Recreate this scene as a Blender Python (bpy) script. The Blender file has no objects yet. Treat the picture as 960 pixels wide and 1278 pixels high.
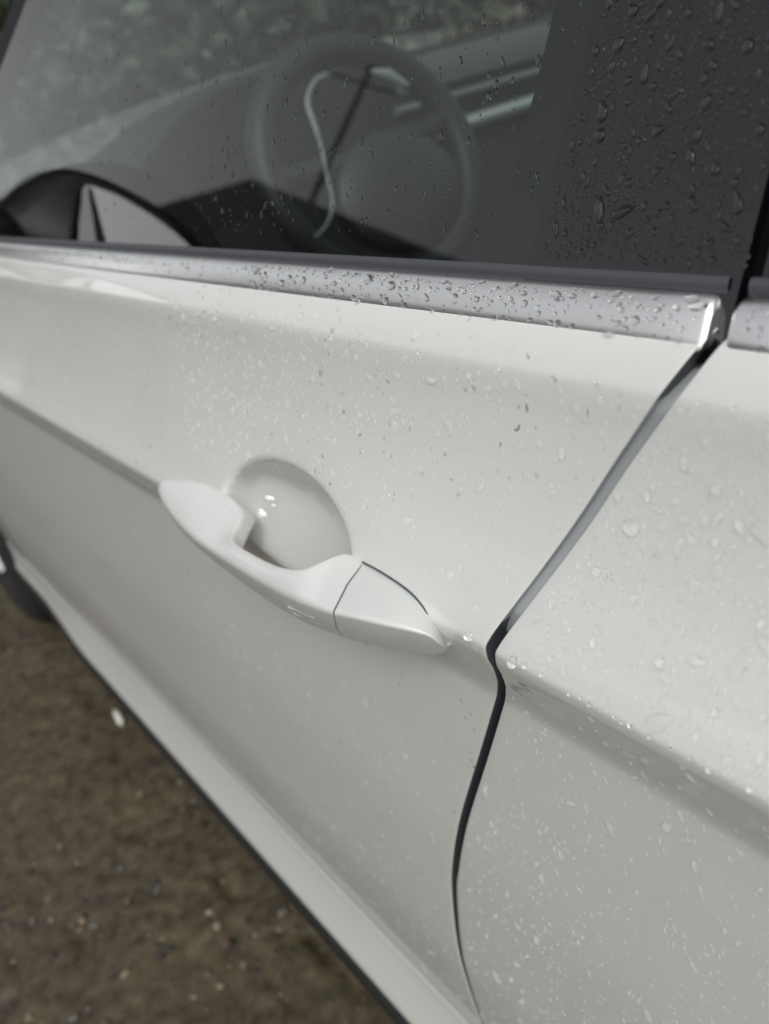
import bpy, math, random
import numpy as np
from mathutils import Matrix, Vector

random.seed(7)
RNG = np.random.default_rng(11)
S = bpy.context.scene
COL = S.collection
R = math.radians

# ------------------------------------------------------------------ camera, sky, sun, exposure
# world axes: x = towards the rear of the car, y = into the car, z = up; metres; camera above x=y=0
CAM_Z = 0.95
cam_d = bpy.data.cameras.new('camera')
cam = bpy.data.objects.new('camera', cam_d); COL.objects.link(cam)
rot = Matrix(((0.57828, -0.24619, 0.77780), (0.77487, 0.46405, -0.42922), (-0.25527, 0.85091, 0.45912)))
cam.matrix_world = Matrix.Translation((0, 0, CAM_Z)) @ rot.to_4x4()
cam_d.sensor_fit = 'VERTICAL'; cam_d.sensor_height = 36; cam_d.lens = 1150 / 1278 * 36
cam_d.clip_start = 0.01; cam_d.clip_end = 300
cam_d.dof.use_dof = True; cam_d.dof.focus_distance = 0.34; cam_d.dof.aperture_fstop = 9.5
S.camera = cam

SUN_ELEV, SUN_AZ = 58.0, 0.0         # sun direction (towards the sun) set below
sun_dir = Vector((0.55, -0.39, 0.74)).normalized()
W = bpy.data.worlds.new('World'); S.world = W; W.use_nodes = True
nt = W.node_tree; nt.nodes.clear()
sky = nt.nodes.new('ShaderNodeTexSky'); sky.sky_type = 'NISHITA'; sky.sun_disc = False
sky.sun_elevation = math.asin(sun_dir.z)
sky.sun_rotation = math.atan2(sun_dir.x, sun_dir.y)
sky.air_density = 1.0; sky.dust_density = 3.0; sky.ozone_density = 1.0
hs = nt.nodes.new('ShaderNodeHueSaturation'); hs.inputs['Saturation'].default_value = 0.12
bg = nt.nodes.new('ShaderNodeBackground'); bg.inputs['Strength'].default_value = 0.15
wo = nt.nodes.new('ShaderNodeOutputWorld')
nt.links.new(sky.outputs[0], hs.inputs['Color']); nt.links.new(hs.outputs[0], bg.inputs[0]); nt.links.new(bg.outputs[0], wo.inputs[0])

sl = bpy.data.lights.new('sun', 'SUN'); sl.energy = 0.5; sl.angle = R(10); sl.color = (1.0, 0.98, 0.955)
so = bpy.data.objects.new('sun', sl); COL.objects.link(so)
so.rotation_euler = (-sun_dir).to_track_quat('-Z', 'Y').to_euler(); so.location = (2, -2, 5)

S.view_settings.view_transform = 'Standard'; S.view_settings.look = 'None'
S.view_settings.exposure = 0.18; S.view_settings.gamma = 1.0; S.view_settings.use_curve_mapping = False
S.render.engine = 'CYCLES'
S.cycles.use_denoising = True
S.cycles.max_bounces = 12; S.cycles.transmission_bounces = 10; S.cycles.transparent_max_bounces = 16
S.cycles.caustics_refractive = True; S.cycles.caustics_reflective = True; S.cycles.blur_glossy = 0.3

# ------------------------------------------------------------------ helpers
def mesh(name, verts, faces, mat=None, smooth=True):
    me = bpy.data.meshes.new(name)
    me.from_pydata([tuple(map(float, v)) for v in verts], [], [tuple(map(int, f)) for f in faces])
    if smooth:
        me.polygons.foreach_set('use_smooth', [True] * len(me.polygons))
    if mat: me.materials.append(mat)
    me.update()
    return me

def obj(name, me, parent=None, loc=None):
    o = bpy.data.objects.new(name, me); COL.objects.link(o)
    if parent: o.parent = parent
    if loc: o.location = loc
    return o

def tag(o, label=None, cat=None, group=None, kind=None):
    if label: o['label'] = label
    if cat: o['category'] = cat
    if group: o['group'] = group
    if kind: o['kind'] = kind
    return o

def auto_smooth(o, deg=35):
    me = o.data
    me.set_sharp_from_angle(angle=R(deg))

def grid_faces(nr, nc, close_c=False, flip=False):
    f = []
    cc = nc if close_c else nc - 1
    for i in range(nr - 1):
        for j in range(cc):
            a, b = i * nc + j, i * nc + (j + 1) % nc
            q = (a, b, b + nc, a + nc)
            f.append(q[::-1] if flip else q)
    return f

def interp(xs, tab):
    t = np.array(tab, float)
    return [np.interp(xs, t[:, 0], t[:, k]) for k in range(1, t.shape[1])]

def catmull(tab, n):
    P = np.array(tab, float)
    P = np.vstack([2 * P[0] - P[1], P, 2 * P[-1] - P[-2]])
    out = []
    for i in range(1, len(P) - 2):
        for t in np.linspace(0, 1, n, endpoint=False):
            a, b, c, d = P[i - 1], P[i], P[i + 1], P[i + 2]
            out.append(0.5 * (2 * b + (c - a) * t + (2 * a - 5 * b + 4 * c - d) * t * t + (3 * b - a - 3 * c + d) * t ** 3))
    out.append(P[-2])
    return np.array(out)

class MB:
    """collects simple solids into one mesh"""
    def __init__(s): s.v = []; s.f = []
    def add(s, v, f):
        n = len(s.v); s.v += [tuple(p) for p in v]; s.f += [tuple(i + n for i in q) for q in f]
    def box(s, x0, x1, y0, y1, z0, z1):
        s.add([(x, y, z) for x in (x0, x1) for y in (y0, y1) for z in (z0, z1)],
              [(0, 1, 3, 2), (4, 6, 7, 5), (0, 4, 5, 1), (2, 3, 7, 6), (0, 2, 6, 4), (1, 5, 7, 3)])
    def tube(s, pts, r, n=10, closed=False):
        pts = [Vector(p) for p in pts]; N = len(pts); rings = []
        rr = r if hasattr(r, '__len__') else [r] * N
        prev = None
        for i, p in enumerate(pts):
            a = pts[(i - 1) % N] if (closed or i > 0) else p
            b = pts[(i + 1) % N] if (closed or i < N - 1) else p
            t = (b - a).normalized()
            u = Vector((0, 0, 1)) if prev is None else prev
            u = (u - t * u.dot(t))
            if u.length < 1e-4: u = t.orthogonal()
            u.normalize(); prev = u; w = t.cross(u)
            rings.append([p + (u * math.cos(k * 2 * math.pi / n) + w * math.sin(k * 2 * math.pi / n)) * rr[i] for k in range(n)])
        v = [q for ring in rings for q in ring]; f = []
        for i in range(N if closed else N - 1):
            for k in range(n):
                a = i * n + k; b = i * n + (k + 1) % n; c = ((i + 1) % N) * n
                f.append((a, b, c + (k + 1) % n, c + k))
        if not closed:
            f.append(tuple(range(n))[::-1]); f.append(tuple((N - 1) * n + k for k in range(n)))
        s.add(v, f)
    def obj(s, name, mat, parent=None, smooth=True, deg=35):
        o = obj(name, mesh(name, s.v, s.f, mat, smooth), parent)
        if smooth: auto_smooth(o, deg)
        return o

# ------------------------------------------------------------------ materials
def new_mat(name):
    m = bpy.data.materials.new(name); m.use_nodes = True
    n = m.node_tree.nodes; b = n['Principled BSDF']
    return m, m.node_tree, b

def simple(name, col, rough=0.5, metal=0.0, coat=0.0, spec=0.5):
    m, t, b = new_mat(name)
    b.inputs['Base Color'].default_value = (*col, 1); b.inputs['Roughness'].default_value = rough
    b.inputs['Metallic'].default_value = metal; b.inputs['Coat Weight'].default_value = coat
    b.inputs['Specular IOR Level'].default_value = spec
    return m

def paint_mat(name, base, dirt=1.0, coat_r=0.035):
    m, t, b = new_mat(name); N = t.nodes; L = t.links
    geo = N.new('ShaderNodeNewGeometry')
    # road grit: sparse dark specks, denser in patches
    vor = N.new('ShaderNodeTexVoronoi'); vor.inputs['Scale'].default_value = 230; vor.inputs['Randomness'].default_value = 1
    wob = N.new('ShaderNodeTexNoise'); wob.inputs['Scale'].default_value = 260; wob.inputs['Detail'].default_value = 2
    vadd = N.new('ShaderNodeMixRGB'); vadd.blend_type = 'ADD'; vadd.inputs[0].default_value = 0.006
    L.new(geo.outputs['Position'], wob.inputs['Vector'])
    L.new(geo.outputs['Position'], vadd.inputs[1]); L.new(wob.outputs['Color'], vadd.inputs[2])
    L.new(vadd.outputs[0], vor.inputs['Vector'])
    near = N.new('ShaderNodeMapRange'); near.inputs[1].default_value = 0.10; near.inputs[2].default_value = 0.30
    near.inputs[3].default_value = 1; near.inputs[4].default_value = 0
    L.new(vor.outputs['Distance'], near.inputs[0])
    pick = N.new('ShaderNodeMapRange'); pick.inputs[1].default_value = 0.70; pick.inputs[2].default_value = 0.85
    sep = N.new('ShaderNodeSeparateColor'); L.new(vor.outputs['Color'], sep.inputs[0]); L.new(sep.outputs[0], pick.inputs[0])
    patch = N.new('ShaderNodeTexNoise'); patch.inputs['Scale'].default_value = 14; patch.inputs['Detail'].default_value = 3
    L.new(geo.outputs['Position'], patch.inputs['Vector'])
    pm = N.new('ShaderNodeMapRange'); pm.inputs[1].default_value = 0.46; pm.inputs[2].default_value = 0.66
    L.new(patch.outputs['Fac'], pm.inputs[0])
    m1 = N.new('ShaderNodeMath'); m1.operation = 'MULTIPLY'; L.new(near.outputs[0], m1.inputs[0]); L.new(pick.outputs[0], m1.inputs[1])
    m2 = N.new('ShaderNodeMath'); m2.operation = 'MULTIPLY'; L.new(m1.outputs[0], m2.inputs[0]); L.new(pm.outputs[0], m2.inputs[1])
    m3 = N.new('ShaderNodeMath'); m3.operation = 'MULTIPLY'; L.new(m2.outputs[0], m3.inputs[0]); m3.inputs[1].default_value = 0.85 * dirt
    mix = N.new('ShaderNodeMixRGB'); mix.inputs[1].default_value = (*base, 1); mix.inputs[2].default_value = (0.20, 0.17, 0.13, 1)
    L.new(m3.outputs[0], mix.inputs[0])
    # thin film of road dust, in drifts
    film = N.new('ShaderNodeTexNoise'); film.inputs['Scale'].default_value = 5; film.inputs['Detail'].default_value = 6
    L.new(geo.outputs['Position'], film.inputs['Vector'])
    fm = N.new('ShaderNodeMapRange'); fm.inputs[1].default_value = 0.45; fm.inputs[2].default_value = 0.75; fm.inputs[4].default_value = 0.16 * dirt
    L.new(film.outputs['Fac'], fm.inputs[0])
    mix2 = N.new('ShaderNodeMixRGB'); mix2.inputs[2].default_value = (0.50, 0.46, 0.38, 1)
    L.new(fm.outputs[0], mix2.inputs[0]); L.new(mix.outputs[0], mix2.inputs[1]); L.new(mix2.outputs[0], b.inputs['Base Color'])
    b.inputs['Roughness'].default_value = 0.38
    b.inputs['Coat Weight'].default_value = 0.8; b.inputs['Coat Roughness'].default_value = coat_r
    # orange peel and fine mist beads too small to build
    pv = N.new('ShaderNodeTexNoise'); pv.inputs['Scale'].default_value = 420; pv.inputs['Detail'].default_value = 2
    L.new(geo.outputs['Position'], pv.inputs['Vector'])
    bmp = N.new('ShaderNodeBump'); bmp.inputs['Strength'].default_value = 0.10; bmp.inputs['Distance'].default_value = 0.0004
    L.new(pv.outputs['Fac'], bmp.inputs['Height']); L.new(bmp.outputs[0], b.inputs['Normal'])
    return m

PAINT = paint_mat('white_paint', (0.665, 0.675, 0.645))
PAINT_REAR = paint_mat('white_paint_rear', (0.65, 0.66, 0.635), 0.3)
PAINT_HANDLE = paint_mat('handle_paint', (0.665, 0.68, 0.655), 0.55, 0.22)
PAINT_WET_SHADED = simple('wet_shaded_paint', (0.57, 0.575, 0.555), 0.3, 0, 1.0)  # gloss is the water; the darker base also paints in the recess shade
PAINT_WET_SHADED.node_tree.nodes['Principled BSDF'].inputs['Coat Roughness'].default_value = 0.015
SATIN = simple('satin_aluminium', (0.95, 0.95, 0.935), 0.28, 1.0)
SEAL_GREY = simple('seal_rubber', (0.060, 0.063, 0.071), 0.5)
RUBBER = simple('black_rubber', (0.018, 0.019, 0.021), 0.45)
GLOSS_BLACK = simple('black_gloss_panel', (0.004, 0.0045, 0.006), 0.05, 0, 0.45)
GAP_SHADE_GREY = simple('door_jamb_shade_grey', (0.36, 0.38, 0.39), 0.45)  # white jamb paint with its shade put into the grey
GAP_SHADE_GASKET = simple('gap_shade_gasket', (0.080, 0.090, 0.100), 0.5)  # gap shade painted dark on the door edges; also colours the handle gasket
TRIM_DARK = simple('cabin_plastic', (0.018, 0.019, 0.021), 0.7)
TRIM_MID = simple('cabin_plastic_grey', (0.16, 0.17, 0.165), 0.5)
TRIM_LIGHT = simple('cabin_trim_silver', (0.42, 0.46, 0.43), 0.35, 0.3)
WHEEL_LEATHER = simple('wheel_leather', (0.016, 0.017, 0.019), 0.5)
BRIGHT = simple('bright_trim', (0.36, 0.38, 0.36), 0.35, 0.4)
CHANNEL = simple('window_channel_grey', (0.035, 0.038, 0.039), 0.6)
HOUSING = simple('mirror_housing_black', (0.012, 0.012, 0.013), 0.35)
SILVERED = simple('mirror_silver', (0.95, 0.96, 0.95), 0.02, 1.0)
SILVER_REFLECTED = simple('mirror_reflected_tone', (0.62, 0.65, 0.64), 0.05, 1.0)  # dimmed silver that paints the car side's reflection
TYRE = simple('tyre_rubber', (0.016, 0.016, 0.017), 0.75)
ALLOY = simple('alloy', (0.35, 0.36, 0.37), 0.35, 0.9)
LINER = simple('arch_liner', (0.008, 0.008, 0.009), 0.9)

def glass_sheet(name, tint):
    m = bpy.data.materials.new(name); m.use_nodes = True; t = m.node_tree; t.nodes.clear()
    out = t.nodes.new('ShaderNodeOutputMaterial'); mix = t.nodes.new('ShaderNodeMixShader')
    fr = t.nodes.new('ShaderNodeFresnel'); fr.inputs[0].default_value = 1.75
    tr = t.nodes.new('ShaderNodeBsdfTransparent'); tr.inputs[0].default_value = (*tint, 1)
    gl = t.nodes.new('ShaderNodeBsdfGlossy'); gl.inputs['Roughness'].default_value = 0.0
    t.links.new(fr.outputs[0], mix.inputs[0]); t.links.new(tr.outputs[0], mix.inputs[1]); t.links.new(gl.outputs[0], mix.inputs[2])
    t.links.new(mix.outputs[0], out.inputs[0])
    return m
GLASS = glass_sheet('side_glass', (0.76, 0.83, 0.79))
SCREEN = glass_sheet('screen_glass', (0.84, 0.92, 0.87))

WATER, _t, _b = new_mat('rain_water')
_b.inputs['Base Color'].default_value = (1, 1, 1, 1); _b.inputs['Roughness'].default_value = 0.0
_b.inputs['IOR'].default_value = 1.33; _b.inputs['Transmission Weight'].default_value = 1.0

# beads on the lacquer: the clear coat under them is index matched to water, so nothing is lost going in and out
FILM = bpy.data.materials.new('rain_bead'); FILM.use_nodes = True; _t = FILM.node_tree; _t.nodes.clear()
_o = _t.nodes.new('ShaderNodeOutputMaterial')
_gs = _t.nodes.new('ShaderNodeBsdfGlass'); _gs.inputs['IOR'].default_value = 1.33; _gs.inputs['Roughness'].default_value = 0.0
_gs.inputs['Color'].default_value = (1.128, 1.128, 1.128, 1)
_t.links.new(_gs.outputs[0], _o.inputs[0])

# ------------------------------------------------------------------ ground
GP_X = (-2.6, 0.4); GP_Y = (-0.9, 0.9)
def axis(lo, hi, step, far):
    a = list(np.arange(lo, hi + 1e-6, step)); d = step; p = lo
    lft = []
    while p > -far: d *= 1.6; p -= d; lft.append(max(p, -far))
    d = step; p = hi; rgt = []
    while p < far: d *= 1.6; p += d; rgt.append(min(p, far))
    return np.array(lft[::-1] + a + rgt)
gx = axis(-2.4, -0.5, 0.007, 90); gy = axis(-0.6, 0.55, 0.007, 90)
def vnoise(x, y, s, seed):
    x = x * s; y = y * s
    xi = np.floor(x).astype(np.int64); yi = np.floor(y).astype(np.int64); xf = x - xi; yf = y - yi
    def hsh(a, b):
        h = (a * 374761393 + b * 668265263 + seed * 2147483) & 0xffffffff
        h = ((h ^ (h >> 13)) * 1274126177) & 0xffffffff
        return ((h ^ (h >> 16)) & 0xffff) / 65535.0
    u = xf * xf * (3 - 2 * xf); w = yf * yf * (3 - 2 * yf)
    return (hsh(xi, yi) * (1 - u) + hsh(xi + 1, yi) * u) * (1 - w) + (hsh(xi, yi + 1) * (1 - u) + hsh(xi + 1, yi + 1) * u) * w
GX, GY = np.meshgrid(gx, gy, indexing='ij')
inside = np.clip(np.minimum(np.minimum(GX + 2.45, -0.45 - GX), np.minimum(GY + 0.65, 0.6 - GY)) / 0.1, 0, 1)
GZ = -0.006 * vnoise(GX, GY, 45, 1) - 0.004 * vnoise(GX, GY, 90, 2) - 0.010 * np.clip(vnoise(GX, GY, 22, 3) - 0.72, 0, 1) / 0.28
GZ = GZ * inside
gm, gt, gb = new_mat('wet_asphalt')
tc = gt.nodes.new('ShaderNodeNewGeometry')
n1 = gt.nodes.new('ShaderNodeTexNoise'); n1.inputs['Scale'].default_value = 55; n1.inputs['Detail'].default_value = 5
n2 = gt.nodes.new('ShaderNodeTexNoise'); n2.inputs['Scale'].default_value = 5; n2.inputs['Detail'].default_value = 4
r1 = gt.nodes.new('ShaderNodeValToRGB')
r1.color_ramp.elements[0].position = 0.30; r1.color_ramp.elements[0].color = (0.036, 0.030, 0.022, 1)
r1.color_ramp.elements[1].position = 0.72; r1.color_ramp.elements[1].color = (0.092, 0.076, 0.055, 1)
e = r1.color_ramp.elements.new(0.5); e.color = (0.064, 0.054, 0.042, 1)
r2 = gt.nodes.new('ShaderNodeValToRGB')
r2.color_ramp.elements[0].position = 0.35; r2.color_ramp.elements[0].color = (1.0, 0.92, 0.77, 1)
r2.color_ramp.elements[1].position = 0.68; r2.color_ramp.elements[1].color = (1.34, 1.32, 1.0, 1)
mu = gt.nodes.new('ShaderNodeMixRGB'); mu.blend_type = 'MULTIPLY'; mu.inputs[0].default_value = 1
for nn in (n1, n2): gt.links.new(tc.outputs['Position'], nn.inputs['Vector'])
gt.links.new(n1.outputs['Fac'], r1.inputs[0]); gt.links.new(n2.outputs['Fac'], r2.inputs[0])
gt.links.new(r1.outputs[0], mu.inputs[1]); gt.links.new(r2.outputs[0], mu.inputs[2]); gt.links.new(mu.outputs[0], gb.inputs['Base Color'])
gb.inputs['Roughness'].default_value = 0.62; gb.inputs['Specular IOR Level'].default_value = 0.35
gverts = np.stack([GX, GY, GZ], -1).reshape(-1, 3)
ground = obj('ground', mesh('ground', gverts, grid_faces(len(gx), len(gy), flip=True), gm)); tag(ground, kind='structure')

# ------------------------------------------------------------------ body side profile (h = metres below the camera, D = distance into the car)
KH = [.095, .0975, .107, .1105, .125, .145, .165, .185, .1965, .2, .204, .216, .232, .245, .30, .40, .50, .58, .625, .645]
KD = [.202, .1945, .1855, .1837, .1810, .1755, .1670, .1547, .1469, .1452, .1455, .1498, .1558, .1580, .1570, .1545, .1545, .1580, .1615, .1635]
def pchip(h, D, xs):
    h = np.array(h, float); D = np.array(D, float); d = np.diff(D) / np.diff(h); m = np.zeros(len(h))
    for i in range(1, len(h) - 1):
        m[i] = 0 if d[i - 1] * d[i] <= 0 else 2 * d[i - 1] * d[i] / (d[i - 1] + d[i])
    m[0] = d[0]; m[-1] = d[-1]
    xs = np.clip(np.asarray(xs, float), h[0], h[-1]); i = np.clip(np.searchsorted(h, xs) - 1, 0, len(h) - 2)
    w = h[i + 1] - h[i]; t = (xs - h[i]) / w
    return (2*t**3-3*t**2+1)*D[i] + (t**3-2*t**2+t)*w*m[i] + (-2*t**3+3*t**2)*D[i+1] + (t**3-t**2)*w*m[i+1]
def body_raw(X, H):
    t = np.clip((-.25 - np.asarray(X, float)) / .29, 0, 1); s = .0115 * (t*t*(3-2*t))
    H = np.asarray(H, float)
    return pchip(KH, KD, H - s * np.exp(-((H - .21) / .045) ** 2))
DISH = (-.377, .206, .067, .0335, .025)
def dish_q(X, H):
    return ((X - DISH[0]) / DISH[2]) ** 2 + ((H - DISH[1]) / DISH[3]) ** 2
def body(X, H):
    q = dish_q(np.asarray(X, float), np.asarray(H, float))
    s = 1 - q; k = 0.10
    f = np.where(s > 4, s, 0.5 * (s + np.sqrt(s * s + k * k)) - 0.5 * (np.sqrt(1e-9 + k * k)) * np.exp(-np.clip(-s, 0, 50) / 0.5) * 0)
    f = np.where(q < 2.2, 0.5 * (s + np.sqrt(s * s + k * k)), 0) * np.clip((2.2 - q) / 0.6, 0, 1)
    base = body_raw(X, H)
    t_ = np.clip((np.asarray(H, float) - .168) / .075, 0, 1)
    flat = body_raw(X, np.full_like(base, .168)) * (1 - t_) + (body_raw(X, np.full_like(base, .243)) - .002) * t_
    w_ = np.clip((1.05 - q) / .30, 0, 1); w_ = w_ * w_ * (3 - 2 * w_)
    return base * (1 - w_) + np.maximum(flat, base) * w_ + DISH[4] * np.clip(f, 0, 1) ** 0.88
def surf(X, H): return np.stack(np.broadcast_arrays(X, body(X, H), CAM_Z - np.asarray(H, float)), -1)
def surf_normal(X, H):
    e = 0.0008
    P = surf(X, H); a = surf(X + e, H) - P; b = surf(X, H - e) - P
    n = np.cross(a, b); n /= np.linalg.norm(n, axis=-1, keepdims=True)
    return n

# shut line between the doors: h -> x, front door edge and rear door edge
F_EDGE = catmull([(.0950, -.1540), (.1087, -.1625), (.132, -.1792), (.1543, -.1937), (.1743, -.2066), (.1955, -.2196), (.2062, -.2236), (.2167, -.2278), (.2290, -.2345), (.2462, -.2440), (.2834, -.2635), (.3487, -.2975), (.40, -.3205), (.4345, -.3333), (.4924, -.3490), (.56, -.3610), (.602, -.3665), (.645, -.3710)], 8)
R_EDGE = catmull([(.0950, -.1485), (.1092, -.1570), (.132, -.1738), (.1543, -.1883), (.1743, -.2014), (.1955, -.2143), (.2062, -.2185), (.2167, -.2230), (.2290, -.2298), (.2480, -.2402), (.2834, -.2585), (.3487, -.2922), (.40, -.3153), (.4293, -.3272), (.4924, -.3450), (.56, -.3575), (.602, -.3632), (.645, -.3680)], 8)
fx = lambda H: np.interp(H, F_EDGE[:, 0], F_EDGE[:, 1])
rx = lambda H: np.interp(H, R_EDGE[:, 0], R_EDGE[:, 1]) + np.interp(H, [.2, .25, .6, .65], [0, .0002, .0008, .0009])

def h_samples():
    a = [np.arange(.095, .113, .0009), np.arange(.113, .17, .0022), np.arange(.17, .245, .0013), np.arange(.245, .30, .003), np.arange(.30, .645, .006), [.645]]
    return np.unique(np.round(np.concatenate(a), 5))
HS = h_samples()

def door_skin(xs_front, edge_fn, side):
    """xs in local units; side=+1 the skin ends at its rear edge (front door), -1 it starts at its front edge (rear door)"""
    rows = []
    for H in HS:
        ex = float(edge_fn(H)); r = 0.0008
        X = ex + (xs_front if side > 0 else xs_front) 
        base = [(x, float(b), CAM_Z - H) for x, b in zip(X, body(X, np.full_like(X, H)))]
        eY = float(body(np.array([ex - side * r]), np.array([H]))[0])
        roll = []
        for a in (25, 50, 75, 90):
            roll.append((ex - side * r + side * r * math.sin(R(a)), eY + r * (1 - math.cos(R(a))), CAM_Z - H))
        roll.append((ex, eY + .004, CAM_Z - H)); roll.append((ex, eY + .020, CAM_Z - H)); roll.append((ex - side * .004, eY + .022, CAM_Z - H))
        rows.append(base + roll if side > 0 else roll[::-1] + base)
    V = [p for r_ in rows for p in r_]
    me_f = grid_faces(len(rows), len(rows[0]), flip=True); nc = len(rows[0]); mi = []
    for i in range(len(rows) - 1):
        for j in range(nc - 1): mi.append((2 if .112 < HS[i] < .190 else 1) if (j >= nc - 4 if side > 0 else j <= 2) else 3 if dish_q(V[i * nc + j][0], HS[i]) < 1.0 else 0)  # edge faces carry painted gap shade, grey above the crease and dark elsewhere
    return V, me_f, mi

# ------------------------------------------------------------------ the car
car = obj('car', None, loc=(-0.9, 0.9, 0)); tag(car, 'white car wet with rain, driver door and rear door seen close from the side', 'car')
OFF = Vector((0.9, -0.9, 0))
def part(name, me, parent=None):
    o = obj(name, me, parent or car)
    if parent is None: o.location = OFF
    return o
def mpart(mb, name, mat, parent=None, smooth=True, deg=35):
    o = part(name, mesh(name, mb.v, mb.f, mat, smooth), parent)
    if smooth: auto_smooth(o, deg)
    return o

# front door outer skin
xf = -np.unique(np.round(np.concatenate([np.arange(.0008, .36, .0022), np.arange(.36, .46, .006), np.arange(.46, 1.22, .02)]), 5))[::-1]
# widen so that the front end is straight at x = -1.42
def front_cols(H):
    ex = float(fx(H)); t = np.clip((-xf - .46) / .75, 0, 1)
    return xf * 1.0
V, Fc, MI = door_skin(xf, fx, +1)
me = mesh('front_door', V, Fc, PAINT); me.materials.append(GAP_SHADE_GASKET); me.materials.append(GAP_SHADE_GREY); me.materials.append(PAINT_WET_SHADED); me.polygons.foreach_set('material_index', MI)
front_door = part('front_door', me); auto_smooth(front_door, 50)
front_door['label'] = 'white front door with pull handle in a recessed cup'
xr = np.unique(np.round(np.concatenate([np.arange(.0008, .30, .004), np.arange(.30, .95, .02)]), 5))
V, Fc, MI = door_skin(xr, rx, -1)
me = mesh('rear_door', V, Fc, PAINT_REAR); me.materials.append(GAP_SHADE_GASKET); me.materials.append(GAP_SHADE_GREY); me.materials.append(PAINT_WET_SHADED); me.polygons.foreach_set('material_index', MI)
rear_door = part('rear_door', me); auto_smooth(rear_door, 50)
rear_door['label'] = 'white rear door beaded with large raindrops'

# seal and pillar seen in the gap between the doors, shade painted into their grey
V = []
for H in HS:
    xm = 0.5 * (float(fx(H)) + float(rx(H))); y = float(body_raw(xm, H)) + .0040 + .012 * float(np.clip((.114 - H) / .010, 0, 1)) + .012 * float(np.clip((H - .188) / .02, 0, 1))
    V += [(xm - .0065, y + .002, CAM_Z - H), (xm - .003, y, CAM_Z - H), (xm + .003, y, CAM_Z - H), (xm + .0065, y + .002, CAM_Z - H)]
part('door_jamb', mesh('door_jamb', V, grid_faces(len(HS), 4, flip=True), GAP_SHADE_GREY))

# front wing ahead of the door
HW = np.unique(np.concatenate([np.arange(.095, .645, .008), [.645]]))
V = []; XW = np.concatenate([np.linspace(-1.30, -1.80, 24), np.linspace(-1.83, -2.9, 30)])
wx0 = lambda H: float(fx(H)) - 1.214
ARCH = (-2.03, 0.33, 0.365)
rows = []
for H in HW:
    z = CAM_Z - H
    x0 = wx0(H) - .004
    lim = -2.95
    if z < ARCH[1] + ARCH[2] - .002:
        lim = ARCH[0] + math.sqrt(max(ARCH[2] ** 2 - (z - ARCH[1]) ** 2, 0)) if z > ARCH[1] - ARCH[2] else -2.95
    xs = np.linspace(x0, max(min(lim, x0 - .01), -2.95), 26)
    yy = body_raw(xs, np.full_like(xs, H)) + np.clip(-1.6 - xs, 0, 9) ** 2 * .05
    rows.append([(x, y, z) for x, y in zip(xs, yy)])
V = [p for r_ in rows for p in r_]
part('front_wing', mesh('front_wing', V, grid_faces(len(rows), 26), PAINT))

# sill: concave flare under the doors, white, with a black lower strip
def strip_profile(pts, x0, x1, n):
    V = []
    for x in np.linspace(x0, x1, n): V += [(x, D, CAM_Z - h) for h, D in pts(x)]
    return V, n
def sill_pts(x):
    k = np.clip((x + 1.55) / .25, 0, 1); k = k * k * (3 - 2 * k)     # the flare dies out towards the wheel arch
    tip_h = .700 + .018 * k; tip_D = .1475 * k + (1 - k) * .1560
    P = [(.6435, .1675), (.6455, .1640), (.652, .1632), (.664, .1612 * k + .1625 * (1 - k)), (.680, .1570 * k + .1610 * (1 - k)), (tip_h - .012, tip_D + .0036), (tip_h - .003, tip_D + .0003), (tip_h, tip_D + .0002), (tip_h + .002, tip_D + .0022), (tip_h + .003, tip_D + .009)]
    return P
V, n = strip_profile(sill_pts, -1.70, 0.62, 120)
m = mesh('sill', V, grid_faces(n, 10), PAINT); sill = part('sill', m); auto_smooth(sill, 60)
sill['label'] = 'white flared sill along the foot of the doors'
def lip_pts(x):
    k = np.clip((x + 1.55) / .25, 0, 1); k = k * k * (3 - 2 * k)
    th = .700 + .018 * k; tD = .1475 * k + (1 - k) * .1560
    return [(th + .0035, tD + .012), (th + .0035, tD + .002), (th + .007, tD - .0025), (th + .024, tD - .004), (th + .033, tD + .003), (th + .038, tD + .06), (th + .02, tD + .12)]
V, n = strip_profile(lip_pts, -1.69, 0.62, 60)
part('sill_strip', mesh('sill_strip', V, grid_faces(n, 7), RUBBER), sill)
mb = MB(); mb.box(-2.6, 0.7, .30, 1.5, .20, .24); mpart(mb, 'underbody', LINER, smooth=False)

# ---- belt mouldings (satin aluminium) and window seals
BELT = [(.1008, .2040), (.1006, .1950), (.0999, .1935), (.0988, .1936), (.0956, .1953), (.0922, .1972), (.0894, .1991), (.0878, .2012), (.0872, .2038), (.0877, .2075)]
def moulding(x0, x1, n, cap0, cap1):
    P = np.array(BELT); c = P.mean(0); V = []
    st = []
    L_ = x1 - x0
    for x, k in ([(x0, .55), (x0 + .0006, .85), (x0 + .002, 1)] if cap0 else [(x0, 1)]): st.append((x, k))
    for x in np.linspace(x0 + .02, x1 - .02, n): st.append((x, 1))
    for x, k in ([(x1 - .002, 1), (x1 - .0006, .85), (x1, .55)] if cap1 else [(x1, 1)]): st.append((x, k))
    for x, k in st:
        V += [(x, c[1] + (p[1] - c[1]) * k, CAM_Z - (c[0] + (p[0] - c[0]) * k)) for p in P]
    nc = len(P); f = grid_faces(len(st), nc, close_c=True)
    f.append(tuple(range(nc))); f.append(tuple((len(st) - 1) * nc + i for i in range(nc))[::-1])
    return V, f
V, f = moulding(-1.42, -.1548, 60, False, True)
o = part('belt_moulding', mesh('belt_moulding', V, f, SATIN), front_door); auto_smooth(o, 40)
V, f = moulding(-.1486, .60, 30, True, False)
o = part('belt_moulding', mesh('belt_moulding', V, f, SATIN), rear_door); auto_smooth(o, 40)

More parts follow.
